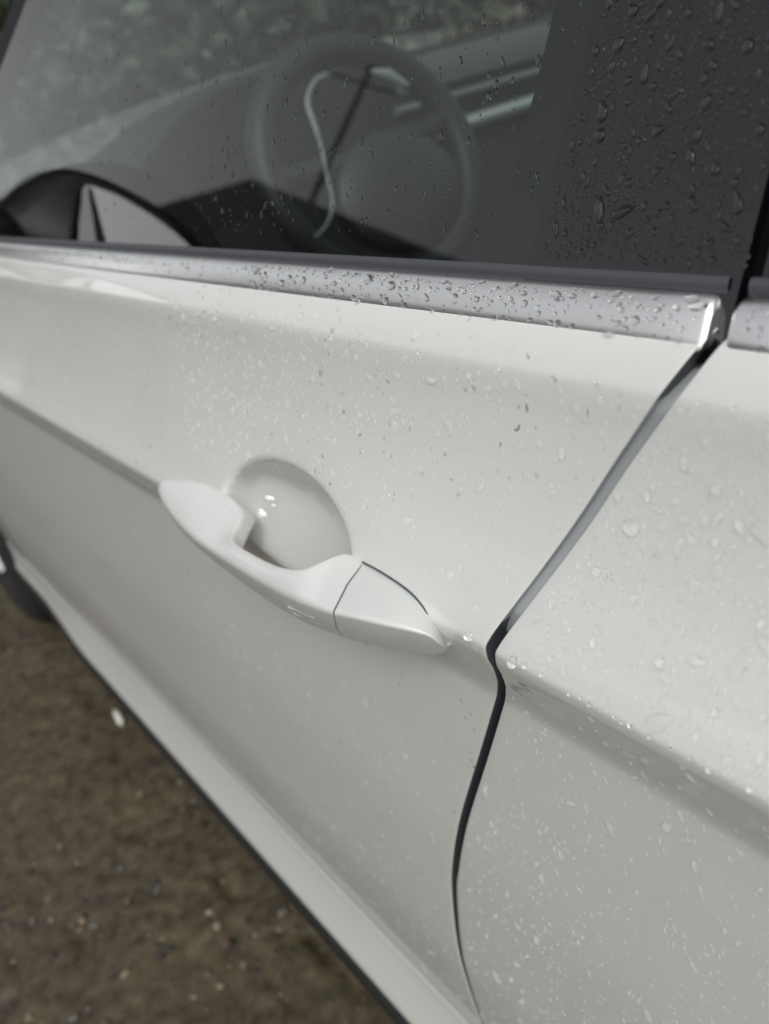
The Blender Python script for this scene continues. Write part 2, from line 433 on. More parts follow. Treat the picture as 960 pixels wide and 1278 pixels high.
TILT = R(24)
G_N = Vector((0, -math.cos(TILT), math.sin(TILT)))
def gp(x, z, out=0.0):          # point on the side glass plane; z relative to the camera height
    y = .2052 + (z + .088) * math.tan(TILT)
    return Vector((x, y, CAM_Z + z)) + G_N * out
def sheet(name, poly, mat, parent, out=0.0, thick=0.003):
    n = len(poly)
    V = [gp(x, z, out) for x, z in poly] + [gp(x, z, out - thick) for x, z in poly]
    f = [tuple(range(n)), tuple(range(2 * n - 1, n - 1, -1))] + [(i, i + n, (i + 1) % n + n, (i + 1) % n) for i in range(n)]
    # make the front face look outwards
    a = (V[1] - V[0]).cross(V[2] - V[0])
    if a.dot(G_N) < 0: f = [q[::-1] for q in f]
    return part(name, mesh(name, V, f, mat, smooth=False), parent)
def pane(name, poly, mat, parent, out=0.0):
    V = [gp(x, z, out) for x, z in poly]; f = [tuple(range(len(poly)))]
    if (V[1] - V[0]).cross(V[2] - V[0]).dot(G_N) < 0: f = [f[0][::-1]]
    return part(name, mesh(name, V, f, mat, smooth=False), parent)
ZB = -.105; ZT = .36
pil = lambda z: -.2110 - (z + .0) * -.235 if z < 0 else -.2110 + z * .20
# window glass: reaches from the A pillar to the pillar cover
aline = lambda z: -.775 - (.105 - z) * 2.35      # front edge of the window, following the sloping pillar
pane('window_glass', [(pil(ZB) + .004, ZB), (pil(-.0) + .004, 0), (pil(ZT) + .004, ZT), (-.18 - .07, ZT), (aline(ZT) if aline(ZT) < -.3 else -.30, ZT), (aline(.105), .105), (aline(-.02), -.02), (aline(ZB), ZB)], GLASS, front_door)
sheet('pillar_cover', [(pil(ZB), ZB), (-.1520, ZB), (-.1462, -.05), (-.128, ZT), (pil(ZT), ZT), (pil(0), 0)], GLOSS_BLACK, front_door, out=.0012, thick=.004)
sheet('pillar_cover', [(-.1462, ZB), (-.06, ZB), (-.04, ZT), (-.1222, ZT), (-.1404, -.05)], GLOSS_BLACK, rear_door, out=.0012, thick=.004)
pane('window_glass', [(-.06, ZB), (.60, ZB), (.60, ZT), (-.04, ZT)], GLASS, rear_door)
# rubber lip along the belt at the foot of the glass
def seal_strip(x0, x1, parent):
    P = [(-.0905, -.002), (-.0872, .0014), (-.0860, .0020), (-.0842, .0020), (-.0834, .0013), (-.0832, .0)]
    V = []; xs = np.linspace(x0, x1, 20)
    for x in xs: V += [gp(x, z, o_) for z, o_ in P]
    o = part('window_seal', mesh('window_seal', V, grid_faces(20, 6, flip=True), SEAL_GREY), parent); auto_smooth(o, 50)
seal_strip(-1.40, -.1530, front_door); seal_strip(-.1468, .60, rear_door)
# run channel between glass and pillar cover, seen as a greyer band
mb = MB()
V = []
for z in np.linspace(ZB, ZT, 12):
    x = pil(z); V += [gp(x - .030, z, -.012), gp(x - .026, z, -.006), gp(x - .004, z, -.004), gp(x + .002, z, -.0035)]
part('window_channel', mesh('window_channel', V, grid_faces(12, 4, flip=False), CHANNEL), front_door)

# ---- pull handle: four edge lines (outer ridge A, lower edge B, lower inner C, upper inner E) lofted
HA = [(-.5245,.1418,.2130), (-.5215,.1395,.2132), (-.504,.1352,.2150), (-.474,.1305,.2160), (-.444,.1270,.2150), (-.425,.1252,.2125), (-.415,.1243,.2110), (-.405,.1235,.2098), (-.385,.1222,.2075), (-.356,.1210,.2045), (-.335,.1205,.2025), (-.318,.1208,.2010), (-.308,.1213,.2000), (-.301,.1217,.1990), (-.2885,.1228,.1977)]
HB = [(-.5235,.1430,.2150), (-.520,.1425,.2190), (-.502,.1385,.2245), (-.474,.1340,.2280), (-.444,.1305,.2275), (-.425,.1288,.2270), (-.415,.1283,.2265), (-.405,.1276,.2260), (-.385,.1262,.2250), (-.356,.1252,.2235), (-.335,.1250,.2220), (-.320,.1256,.2210), (-.311,.1263,.2200), (-.306,.1270,.2195), (-.2975,.1282,.2190)]
HC = [(-.5230,.1470,.2145), (-.520,.1520,.2180), (-.500,.1600,.2240), (-.470,.1620,.2220), (-.440,.1610,.2140), (-.420,.1570,.2105), (-.411,.1470,.2120), (-.403,.1375,.2160), (-.385,.1335,.2220), (-.356,.1325,.2205), (-.335,.1325,.2190), (-.322,.1345,.2180), (-.318,.1450,.2190), (-.316,.1600,.2190), (-.310,.1600,.2190)]
HE = [(-.5255,.1458,.2115), (-.5245,.1475,.2085), (-.5007,.1500,.2034), (-.470,.1522,.1990), (-.440,.1524,.1976), (-.419,.1500,.2005), (-.411,.1435,.2030), (-.403,.1350,.2038), (-.385,.1310,.2015), (-.356,.1300,.1990), (-.337,.1297,.1955), (-.322,.1320,.1920), (-.3165,.1390,.1905), (-.3125,.1490,.1910), (-.3022,.1502,.1934)]
CA = [(-.2873,.1230,.1976), (-.275,.1248,.1955), (-.261,.1280,.1945), (-.250,.1325,.1955), (-.2440,.1370,.1985), (-.2432,.1405,.2045), (-.2450,.1435,.2090)]
CB = [(-.2963,.1284,.2189), (-.284,.1302,.2172), (-.272,.1328,.2162), (-.263,.1370,.2165), (-.2560, .1420, .2180), (-.2510, .1450, .2165), (-.2480, .1468, .2135)]
CC = [(-.3085,.1600,.2190), (-.295,.1600,.2175), (-.280,.1590,.2165), (-.268,.1590,.2170), (-.2600, .1580, .2180), (-.2530, .1540, .2165), (-.2490, .1510, .2130)]
CE = [(-.3010,.1502,.1935), (-.288,.1500,.1936), (-.2735,.1497,.1943), (-.2600,.1487,.1970), (-.2530,.1477,.2030), (-.2505,.1475,.2085), (-.2490,.1470,.2130)]
HB = [tuple(np.array(q) * (1.022 if 2 <= i else 1)) for i, q in enumerate(HB)]
CB = [tuple(np.array(q) * (1.022 if i < 4 else 1.01)) for i, q in enumerate(CB)]
HE = [(q[0], q[1], q[2] - (.0016 if i in (1, 2, 3) else 0)) for i, q in enumerate(HE)]
def loft_handle(A, B, C, E_, sub, rad, close_start, close_end):
    a, b, c, e_ = [catmull(t, sub) for t in (A, B, C, E_)]
    # D,h curves bulge: the top face is slightly crowned
    rows = []
    for pa, pb, pc, pe in zip(a, b, c, e_):
        quad = [pa, pb, pc, pe]; ring = []
        for i in range(4):
            p, q0, q1 = quad[i], quad[i - 1], quad[(i + 1) % 4]
            d0 = q0 - p; d1 = q1 - p
            l0 = np.linalg.norm(d0) + 1e-9; l1 = np.linalg.norm(d1) + 1e-9
            rr = rad[i]; k0 = min(rr / l0, .42); k1 = min(rr / l1, .42)
            s0 = p + d0 * k0; s1 = p + d1 * k1
            for t in np.linspace(0, 1, 6): ring.append((1-t)**2 * s0 + 2*t*(1-t) * p + t*t * s1)
            # crown on the face that follows (A->B outer side, E->A top)
            mid = (s1 + (q1 - d1 * 0 + (p - q1) * min(rad[(i + 1) % 4] / l1, .42))) / 2
            nrm = np.cross(d1, np.array([1., 0, 0])); nn = np.linalg.norm(nrm)
            cr = (.045, 0, 0, .040)[i] * l1
            cen = (pa + pb + pc + pe) / 4
            if nn > 1e-6:
                nrm = nrm / nn
                if np.dot(nrm, mid - cen) < 0: nrm = -nrm
                mid = mid + nrm * cr
            ring.append(mid)
        rows.append(ring)
    n = len(rows[0])
    V = [(p[0], p[1], CAM_Z - p[2]) for r_ in rows for p in r_]
    f = grid_faces(len(rows), n, close_c=True, flip=False)
    def cap(row, flip):
        base = row * n; c0 = np.mean([V[base + i] for i in range(n)], 0)
        # one inner ring rounds the end
        V.append(tuple(c0)); ci = len(V) - 1
        for i in range(n):
            q = (base + i, base + (i + 1) % n, ci); f.append(q[::-1] if flip else q)
    cap(0, True); cap(len(rows) - 1, False)
    return V, f
V, f = loft_handle(HA, HB, HC, HE, 6, (.0038, .0040, .0055, .0040), True, True)
handle = part('door_handle', mesh('door_handle', V, f, PAINT_HANDLE), front_door); auto_smooth(handle, 42)
V, f = loft_handle(CA, CB, CC, CE, 6, (.0034, .0040, .0030, .0030), True, True)
cap_o = part('handle_end_cap', mesh('handle_end_cap', V, f, PAINT_HANDLE), front_door); auto_smooth(cap_o, 42)
for pts, r_ in (([(-.3017, .1936), (-.288, .1934), (-.2742, .1940), (-.2640, .1953), (-.2560, .1980), (-.2528, .2008)], .00045),):
    mb = MB(); cp = catmull(pts, 6); mb.tube([Vector(surf(np.float64(a), np.float64(b_))) + Vector(surf_normal(np.float64(a), np.float64(b_))) * .0002 for a, b_ in cp], r_, 6)
    mpart(mb, 'handle_gasket', GAP_SHADE_GASKET, front_door)
# small rectangular cover let into the side of the grip near its rear end
def side_pt(x, t, out):           # t 0 at ridge, 1 at the lower edge
    a = np.array([np.interp(x, [p[0] for p in HA], [p[k] for p in HA]) for k in range(3)])
    b = np.array([np.interp(x, [p[0] for p in HB], [p[k] for p in HB]) for k in range(3)])
    p = a * (1 - t) + b * t
    return (x, p[1] - out - .0009 * 4 * t * (1 - t) * .8, CAM_Z - p[2])
mb = MB()
x0, x1, t0, t1, w = -.333, -.309, .34, .66, .0012
fr = [(x0, t0), (x1, t0), (x1, t1), (x0, t1)]
inn = [(x0 + .0016, t0 + .07), (x1 - .0016, t0 + .07), (x1 - .0016, t1 - .07), (x0 + .0016, t1 - .07)]
V = [side_pt(x, t, -.0004) for x, t in fr] + [side_pt(x, t, .0007) for x, t in inn] + [side_pt(x, t, .0003) for x, t in [(a + (.001 if a < -.32 else -.001), b) for a, b in inn]]
f = [(i, (i + 1) % 4, (i + 1) % 4 + 4, i + 4) for i in range(4)] + [(i + 4, (i + 1) % 4 + 4, (i + 1) % 4 + 8, i + 8) for i in range(4)] + [(8, 9, 10, 11)]
f = [q[::-1] for q in f]
part('handle_slot', mesh('handle_slot', V, f, PAINT_HANDLE, smooth=False), front_door)

# ---- door mirror (stands forward of the frame; the side glass mirrors it)
mx = -1.15
def ring_pts(poly, n):      # closed smooth outline in (y, z)
    P = catmull(poly + poly[:1], n)[:-1]; return P
out_g = np.array([(.072, -.045), (.088, -.002), (.100, .034), (.098, .041)] + [tuple(q) for q in catmull([(.092, .0440), (.060, .0500), (.020, .0510), (-.020, .0480), (-.050, .0420)], 4)] + [(-.058, .038), (-.057, .032)] + [tuple(q) for q in catmull([(-.046, .020), (-.010, -.004), (.030, -.026), (.066, -.044)], 4)])
out_h = ring_pts([(.170, -.030), (.150, .026), (.108, .054), (.040, .064), (-.025, .062), (-.072, .044), (-.064, .006), (-.010, -.026), (.050, -.046), (.110, -.054)], 4)
cy, cz = .035, .010
V = []; ng = len(out_h)
for dx, k in ((.0, .93), (.006, .985), (0, 1.0), (-.03, 1.0), (-.07, .90), (-.10, .62), (-.112, .2)):
    V += [(mx + dx, cy + (p[0] - cy) * k, CAM_Z + cz + (p[1] - cz) * k) for p in out_h]
f = grid_faces(7, ng, close_c=True); f.append(tuple(range(6 * ng, 7 * ng)))
f.append(tuple(range(ng))[::-1])
mh = part('mirror_housing', mesh('mirror_housing', V, f, HOUSING)); auto_smooth(mh, 50)
V = [(mx + .0035 + (p[0] - .03) * .0 + .004 * (p[0] + .06) / .16, p[0], CAM_Z + p[1]) for p in out_g]
part('mirror_glass', mesh('mirror_glass', V, [tuple(range(len(V)))], SILVERED, smooth=False), mh)
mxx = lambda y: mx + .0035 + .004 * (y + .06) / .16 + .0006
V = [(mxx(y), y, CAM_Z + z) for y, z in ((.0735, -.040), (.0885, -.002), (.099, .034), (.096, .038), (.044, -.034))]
part('mirror_painted_reflection', mesh('mirror_painted_reflection', V, [(0, 1, 2, 3, 4)], SILVER_REFLECTED, smooth=False), mh)  # darker zone stands in for the car side reflected in the mirror
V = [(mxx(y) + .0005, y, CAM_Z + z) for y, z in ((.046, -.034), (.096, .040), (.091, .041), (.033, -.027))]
part('mirror_painted_streak', mesh('mirror_painted_streak', V, [(0, 1, 2, 3)], HOUSING, smooth=False), mh)  # strip paints the dark line of the car's side as a reflection
mb = MB(); mb.tube([(mx - .04, .13, CAM_Z - .01), (mx - .05, .17, CAM_Z - .06), (mx - .05, .21, CAM_Z - .085)], [.026, .024, .024], 12); mpart(mb, 'mirror_arm', HOUSING, mh)

pane('mirror_view_blocker', [(-1.06, -.095), (-1.02, -.066), (-.94, -.046), (-.85, -.036), (-.75, -.031), (-.66, -.034), (-.58, -.045), (-.51, -.068), (-.47, -.095)], HOUSING, front_door, out=-.012)  # added dark panel shaped to the reflected housing, blocks the bright view behind
# ---- A pillar, roof, screen, bonnet, cabin
def band(pts_in, pts_out, name, mat, thick=.02, parent=None):
    n = len(pts_in); V = [Vector(p) for p in pts_in] + [Vector(p) for p in pts_out]
    V += [v + Vector((0, thick, -.004)) for v in V[:2 * n]]
    f = [(i, i + 1, i + 1 + n, i + n) for i in range(n - 1)] + [(i + 2 * n, i + 3 * n, i + 1 + 3 * n, i + 1 + 2 * n) for i in range(n - 1)]
    f += [(i, i + 2 * n, i + 1 + 2 * n, i + 1) for i in range(n - 1)] + [(i + n, i + 1 + n, i + 1 + 3 * n, i + 3 * n) for i in range(n - 1)]
    return part(name, mesh(name, V, f, mat, smooth=False), parent)
zs = np.linspace(-.09, .36, 10)
axx = lambda z: max(-.775 - (.105 - z) * 2.35, -1.6) if z < .30 else -.775 - (.105 - .30) * 2.35 + (z - .30) * 3.2
band([gp(axx(z), z, .000) for z in zs], [gp(axx(z) - .026, z, .004) for z in zs], 'window_frame_seal', RUBBER, parent=front_door)
band([gp(axx(z) - .0275, z, .004) for z in zs], [gp(axx(z) - .14, z, .0) + Vector((0, .03, 0)) for z in zs], 'a_pillar', PAINT)
WIN_Y0, WIN_Y1 = .42, 1.50
ROOF_Z = CAM_Z + .50
mb = MB()
nx, ny = 14, 12
V = []
for x in np.linspace(-.55, .75, nx):
    for y in np.linspace(.395, 1.55, ny):
        u = (y - .97) / .58; V.append((x, y, CAM_Z + .36 + .12 * (1 - u ** 2) ** .6 if abs(u) < 1 else CAM_Z + .36))
part('roof', mesh('roof', V, grid_faces(nx, ny), PAINT))
# windscreen: raked plane between the roof edge and the cowl
V = []
for t in np.linspace(0, 1, 6):
    for y in np.linspace(0, 1, 10):
        z = CAM_Z + (-.10) * (1 - t) + .44 * t; x = -1.86 * (1 - t) + -.55 * t - .10 * (1 - (2 * y - 1) ** 2) * (1 - t)
        V.append((x, (.26 * (1 - t) + .42 * t) + y * ((1.68 * (1 - t) + 1.52 * t) - (.26 * (1 - t) + .42 * t)), z))
part('windscreen', mesh('windscreen', V, grid_faces(6, 10), SCREEN))
# bonnet
V = []
for i, x in enumerate(np.linspace(-1.90, -2.95, 12)):
    for y in np.linspace(.24, 1.70, 12):
        u = (y - .97) / .73; V.append((x, y, CAM_Z - .150 - .10 * abs(u) ** 3 - .10 * ((x + 1.90) / 1.05) ** 2))
part('bonnet', mesh('bonnet', V, grid_faces(12, 12), PAINT))

# dashboard: crowned cluster hood on the driver side, lower shelf with trim bands towards the passenger
ys = np.concatenate([np.linspace(.30, 1.05, 34), np.linspace(1.08, 1.66, 16)])
DT = catmull([(.28, -.122), (.36, -.116), (.452, -.102), (.518, -.076), (.570, -.046), (.628, -.026), (.690, -.019), (.760, -.019), (.83, -.027), (.92, -.046), (1.034, -.059), (1.229, -.069), (1.47, -.086), (1.68, -.105)], 6)
def dash_top(y): return CAM_Z + np.interp(y, DT[:, 0], DT[:, 1])
V = []
for y in ys:
    zt = float(dash_top(y))
    V += [(-1.86, y, CAM_Z - .115), (-1.55, y, zt - .016), (-1.36, y, zt - .002), (-1.315, y, zt - .001), (-1.298, y, zt - .010), (-1.300, y, zt - .06), (-1.330, y, CAM_Z - .215)]
dash = part('dashboard', mesh('dashboard', V, grid_faces(len(ys), 7), TRIM_DARK)); auto_smooth(dash, 40)
def dash_band(name, y0, y1, a0, a1, b0, b1, mat, x=-1.297, t=.02):
    V = []
    for y, za, zb in ((y0, a0, b0), (y1, a1, b1)):
        V += [(x - t, y, CAM_Z - za), (x, y, CAM_Z - za - .002), (x + .004, y, CAM_Z - (za + zb) / 2), (x, y, CAM_Z - zb + .002), (x - t, y, CAM_Z - zb)]
    f = grid_faces(2, 5, flip=True) + [(0, 1, 2, 3, 4), (9, 8, 7, 6, 5)]
    o = part(name, mesh(name, V, f, mat), dash); auto_smooth(o, 40); return o
dash_band('dash_panel', .96, 1.63, .064, .098, .118, .152, TRIM_MID)
dash_band('dash_bead', .95, 1.63, .130, .165, .146, .181, TRIM_MID)
dash_band('dash_trim', .93, 1.63, .174, .204, .197, .226, TRIM_LIGHT)
mb = MB(); mb.box(-1.60, -1.318, .30, 1.64, CAM_Z - .50, CAM_Z - .215); mpart(mb, 'dash_lower', TRIM_DARK, dash, smooth=False)
mb = MB(); mb.box(-1.5, .7, .30, 1.62, .26, .30); mpart(mb, 'cabin_floor', LINER, smooth=False)
mb = MB(); mb.box(.55, .65, .30, 1.62, .30, CAM_Z + .36); mpart(mb, 'rear_seat_back', TRIM_DARK, smooth=False)
mb = MB(); mb.box(-1.4, .6, .245, .285, .30, CAM_Z - .115); mpart(mb, 'door_inner_panel', TRIM_DARK, smooth=False)
mb = MB(); mb.box(-1.5, .6, 1.60, 1.72, .28, CAM_Z - .10); mpart(mb, 'passenger_door', TRIM_DARK, smooth=False)
mb = MB()
V = [(-1.45, 1.69, CAM_Z - .10), (.6, 1.69, CAM_Z - .10), (.6, 1.53, CAM_Z + .36), (-.5, 1.53, CAM_Z + .36)]
part('passenger_window_glass', mesh('passenger_window_glass', V, [(0, 1, 2, 3)], SCREEN, smooth=False))

# steering wheel
SW = Vector((-1.073, .724, CAM_Z - .1616)); ax = Vector((.93, 0, .37)).normalized()
sx = Vector((0, 1, 0)); sy = ax.cross(sx).normalized()
if sy.z < 0: sy = -sy
wp = lambda a, r, o=0: SW + (sx * math.cos(a) + sy * math.sin(a)) * r + ax * o
mb = MB(); mb.tube([wp(k * 2 * math.pi / 64, .1520) for k in range(64)], .0205, 12, closed=True)
sw = mpart(mb, 'steering_wheel', WHEEL_LEATHER)
mb = MB()
hub = []
for o_, k in ((-.03, .7), (.0, 1.0), (.022, .96), (.034, .75), (.038, .3)):
    hub.append([SW + sx * (.094 * k * math.cos(a) * (1 + .06 * math.cos(2 * a)) + .012) + sy * (.082 * k * math.sin(a) - .050) + ax * o_ for a in np.linspace(0, 2 * math.pi, 28, endpoint=False)])
mb.add([p for r_ in hub for p in r_], grid_faces(5, 28, close_c=True) + [tuple(range(4 * 28, 5 * 28))])
mpart(mb, 'airbag_cover', WHEEL_LEATHER, sw)
for a in (R(8), R(172), R(270)):
    mb = MB(); mb.tube([wp(a, .05, .0), wp(a, .10, -.004), wp(a, .150, 0)], [.022, .017, .014], 10); mpart(mb, 'spoke', WHEEL_LEATHER, sw)
wq = lambda u, v, o=.02: SW + sx * u + sy * v + ax * o
mb = MB(); mb.tube([wq(*q) for q in catmull([(-.013,.1155),(-.0335,.1138),(-.0543,.0993),(-.0626,.0824),(-.0661,.0566),(-.0733,.0264),(-.0827,-.0031),(-.0904,-.0299),(-.1056,-.0497),(-.1227,-.0599),(-.1381,-.0652)], 3)], [.002]+[.0034]*12+[.0020]*17+[.0015], 8)
mpart(mb, 'wheel_trim', BRIGHT, sw)
mb = MB(); mb.tube([wq(.050,.103), wq(.072,.092), wq(.094,.071)], [.003, .0085, .003], 8); mpart(mb, 'wheel_trim', TRIM_LIGHT, sw)

# front wheel
wheel = part('wheel', None); wheel.location = OFF + Vector((ARCH[0], .146, ARCH[1]))
def lathe(prof, n=72):
    V = []
    for k in range(n):
        a = 2 * math.pi * k / n
        V += [(r * math.cos(a), y, r * math.sin(a)) for r, y in prof]
    nc = len(prof); f = []
    for k in range(n):
        for j in range(nc - 1):
            a = k * nc + j; b = ((k + 1) % n) * nc + j; f.append((a, a + 1, b + 1, b))
    return V, f
V, f = lathe([(.215, .03), (.222, .008), (.245, .000), (.285, .002), (.310, .010), (.325, .024), (.330, .045), (.3275, .058), (.3275, .064), (.330, .068), (.330, .175), (.31, .2), (.22, .19)])
o = obj('tyre', mesh('tyre', V, f, TYRE), wheel); auto_smooth(o, 50)
V, f = lathe([(.218, .02), (.205, .012), (.198, .03), (.190, .09), (.05, .10), (.0, .10)])
rim = obj('rim', mesh('rim', V, f, ALLOY), wheel)
for k in range(5):
    a = 2 * math.pi * k / 5 + .3; mb = MB()
    mb.tube([(.03 * math.cos(a), .018, .03 * math.sin(a)), (.12 * math.cos(a), .014, .12 * math.sin(a)), (.20 * math.cos(a), .018, .20 * math.sin(a))], [.03, .022, .026], 8)
    mb.obj('rim_spoke', ALLOY, rim)
V = []
for y in (.17, .62):
    for a in np.linspace(R(-20), R(200), 30): V.append((ARCH[0] + (ARCH[2] + .01) * math.cos(a), y, ARCH[1] + (ARCH[2] + .01) * math.sin(a)))
part('arch_liner', mesh('arch_liner', V, grid_faces(2, 30), LINER))

# ------------------------------------------------------------------ what the glass shows and mirrors
# outbuilding mirrored in the side glass
house = obj('outbuilding', None, loc=(-8.0, -6.7, 0)); tag(house, 'low outbuilding with dark pitched roof mirrored in the car window', 'building')
rd = Vector((.72, -.69, 0)).normalized(); rp = Vector((.69, .72, 0)).normalized()
HR, HE_, HWD, L0, L1 = 3.95, 2.1, 2.95, -3.6, 6.0
ROOFM = simple('dark_roof_tiles', (0.022, 0.022, 0.024), .8); WALLM = simple('grey_render', (0.12, .115, .11), .9)
mb = MB()
c = [rd * L0, rd * L1]; P = []
for q in c:
    P += [q - rp * HWD, q + rp * HWD]
v = [(p.x, p.y, z) for z in (-.1, HE_) for p in P] + [(q.x, q.y, HR - .1) for q in c]
f = [(0, 1, 5, 8, 4), (2, 6, 9, 7, 3), (0, 4, 6, 2), (1, 3, 7, 5)]
mb.add(v, f); hw = obj('wall', mesh('wall', mb.v, mb.f, WALLM, smooth=False), house)
for sgn in (-1, 1):
    mb = MB(); q0, q1 = rd * (L0 - .05), rd * (L1 + .05)
    e0, e1 = q0 + rp * sgn * (HWD + .25), q1 + rp * sgn * (HWD + .25); ze = HE_ - .16
    top = [(q0.x, q0.y, HR), (q1.x, q1.y, HR), (e1.x, e1.y, ze), (e0.x, e0.y, ze)]
    v = top + [(x, y, z - .09) for x, y, z in top]
    mb.add(v, [(0, 1, 2, 3), (7, 6, 5, 4), (0, 4, 5, 1), (1, 5, 6, 2), (2, 6, 7, 3), (3, 7, 4, 0)])
    obj('roof_slope', mesh('roof_slope', mb.v, mb.f, ROOFM, smooth=False), house)
WOOD = simple('weathered_wood', (.05, .045, .04), .9)
pole = obj('utility_pole', None, loc=(-13.4, -6.45, 0)); tag(pole, 'tall wooden utility pole standing beyond the outbuilding', 'pole')
mb = MB(); mb.tube([(0, 0, -.2), (0, 0, 7.4)], [.065, .045], 10); obj('post', mesh('post', mb.v, mb.f, WOOD), pole)
mb = MB(); mb.tube([(-.45, .35, 7.1), (.45, -.35, 7.1)], .022, 8); obj('crossarm', mesh('crossarm', mb.v, mb.f, WOOD), pole)

# leafy trees beyond the far side of the car, seen blurred through both panes
LEAFM = []
for c_ in ((.085, .115, .062), (.110, .120, .075), (.070, .100, .058)):
    m, t, b = new_mat('leaf'); b.inputs['Base Color'].default_value = (*c_, 1); b.inputs['Roughness'].default_value = .55; LEAFM.append(m)
BARK = simple('bark', (.06, .05, .04), .9)
def tree(loc, hgt, rad, label, seed):
    rg = np.random.default_rng(seed)
    root = obj('tree', None, loc=loc); tag(root, label, 'tree', 'trees beyond the car')
    mb = MB(); mb.tube([(0, 0, -.2), (.05, 0, hgt * .3), (.12, .06, hgt * .62)], [.16, .12, .05], 9)
    for k in range(6):
        a = k * 1.05 + rg.random(); z0 = hgt * (.2 + .07 * k)
        mb.tube([(.05, 0, z0), (rad * .4 * math.cos(a), rad * .4 * math.sin(a), z0 + .5), (rad * .8 * math.cos(a), rad * .8 * math.sin(a), z0 + .9)], [.06, .04, .015], 6)
    obj('trunk', mesh('trunk', mb.v, mb.f, BARK), root)
    nclump = 60; V = []; F_ = []; mi = []
    cc = rg.normal(size=(nclump, 3)); cc /= np.linalg.norm(cc, axis=1, keepdims=True); cc *= (rg.random((nclump, 1)) ** .4)
    cc = cc * np.array([rad, rad, hgt * .45]) + np.array([0, 0, hgt * .55])
    for ci in range(nclump):
        for k in range(170):
            p = cc[ci] + rg.normal(size=3) * rad * .27
            if p[2] < .05: continue
            u = rg.normal(size=3); u /= np.linalg.norm(u); w = np.cross(u, rg.normal(size=3)); w /= np.linalg.norm(w)
            s_ = .05 + .05 * rg.random(); n0 = len(V)
            V += [p - u * s_, p + w * s_ * .5, p + u * s_, p - w * s_ * .5]; F_.append((n0, n0 + 1, n0 + 2, n0 + 3)); mi.append(ci % 3)
    me = mesh('crown', V, F_, None, smooth=False)
    for m in LEAFM: me.materials.append(m)
    me.polygons.foreach_set('material_index', mi); obj('crown', me, root)
tree((-8.4, 2.2, 0), 4.6, 1.7, 'leafy tree straight ahead of the car, leftmost through the windscreen', 1)
tree((-7.6, 3.5, 0), 4.4, 1.7, 'leafy tree seen above the left of the dashboard hood', 2)
tree((-6.9, 4.9, 0), 4.8, 1.8, 'leafy tree seen blurred above the steering wheel', 3)
tree((-6.0, 6.2, 0), 4.6, 1.9, 'leafy tree seen above the dashboard trim beside the pillar', 4)
tree((-4.6, 7.4, 0), 4.4, 1.9, 'leafy tree hidden mostly behind the black pillar panel', 5)
# ------------------------------------------------------------------ loose stones on the ground
def stone_mesh(seed, mat):
    rg = np.random.default_rng(seed); V = []
    rings = [(-.35, .75), (.0, 1.0), (.38, .72)]; n = 7
    for z, r in rings:
        for k in range(n):
            a = 2 * math.pi * k / n; q = r * (.8 + .35 * rg.random()); V.append((q * math.cos(a), .8 * q * math.sin(a), z + .12 * rg.normal()))
    V.append((0, 0, .6)); V.append((0, 0, -.45))
    f = grid_faces(3, n, close_c=True) + [(2 * n + k, 2 * n + (k + 1) % n, 3 * n) for k in range(n)] + [((k + 1) % n, k, 3 * n + 1) for k in range(n)]
    return mesh('pebble', V, f, mat)
SM = [('pale buff', simple('buff_stone', (.20, .165, .11), .6)), ('grey', simple('grey_stone', (.11, .108, .10), .6)), ('rusty brown', simple('rust_stone', (.115, .075, .048), .6)),
      ('off-white', simple('white_stone', (.34, .32, .27), .55)), ('dark', simple('dark_stone', (.020, .020, .021), .6))]
SMESH = {nm: [stone_mesh(i * 7 + k, m) for k in range(3)] for i, (nm, m) in enumerate(SM)}
def gz(x, y):
    i = int(np.clip(np.searchsorted(gx, x), 0, len(gx) - 1)); j = int(np.clip(np.searchsorted(gy, y), 0, len(gy) - 1)); return float(GZ[i, j])
rg = np.random.default_rng(5)
for k in range(120):
    t = rg.random() ** .75; x = -.78 - .95 * (1 - t) ** .8 * rg.random() - .1 * rg.random(); y = rg.uniform(-.32, .30)
    nm = ['pale buff', 'grey', 'rusty brown', 'off-white', 'dark'][int(rg.choice(5, p=[.22, .24, .18, .05, .31]))]
    o = obj('pebble', SMESH[nm][k % 3]); s_ = rg.uniform(.0035, .0085)
    o.location = (x, y, gz(x, y) + s_ * .25); o.scale = (s_, s_ * rg.uniform(.7, 1), s_ * .7); o.rotation_euler = (0, 0, rg.random() * 6.3)
    zone = 'under the sill edge' if y > .08 else 'at the bottom left corner' if x > -1.15 and y < -.05 else 'farther up beside the car' if x < -1.25 else 'midway along the sill'
    tag(o, f"{'tiny' if s_ < .005 else 'small' if s_ < .007 else 'larger'} {nm} pebble on the wet asphalt, {zone}", 'pebble', 'loose pebbles on the asphalt')
V = []; F_ = []; mi = []
base_v = np.array([v.co[:] for v in SMESH['grey'][0].vertices]); base_f = [tuple(p.vertices) for p in SMESH['grey'][0].polygons]
for k in range(5200):
    x = rg.uniform(-2.2, -.55); y = rg.uniform(-.45, .42); s_ = rg.uniform(.0012, .0036); a = rg.random() * 6.3
    ca, sa = math.cos(a), math.sin(a); p = base_v * s_ * np.array([1, .8, .7]); n0 = len(V)
    for q in p: V.append((x + q[0] * ca - q[1] * sa, y + q[0] * sa + q[1] * ca, gz(x, y) + q[2]))
    F_ += [tuple(i + n0 for i in q) for q in base_f]; mi += [int(rg.choice(5, p=[.12, .25, .22, .015, .395]))] * len(base_f)
me = mesh('gravel', V, F_, None)
for nm, m in SM: me.materials.append(m)
me.polygons.foreach_set('material_index', mi)
tag(obj('gravel', me), 'fine grit scattered over the wet asphalt', None, None, 'stuff')
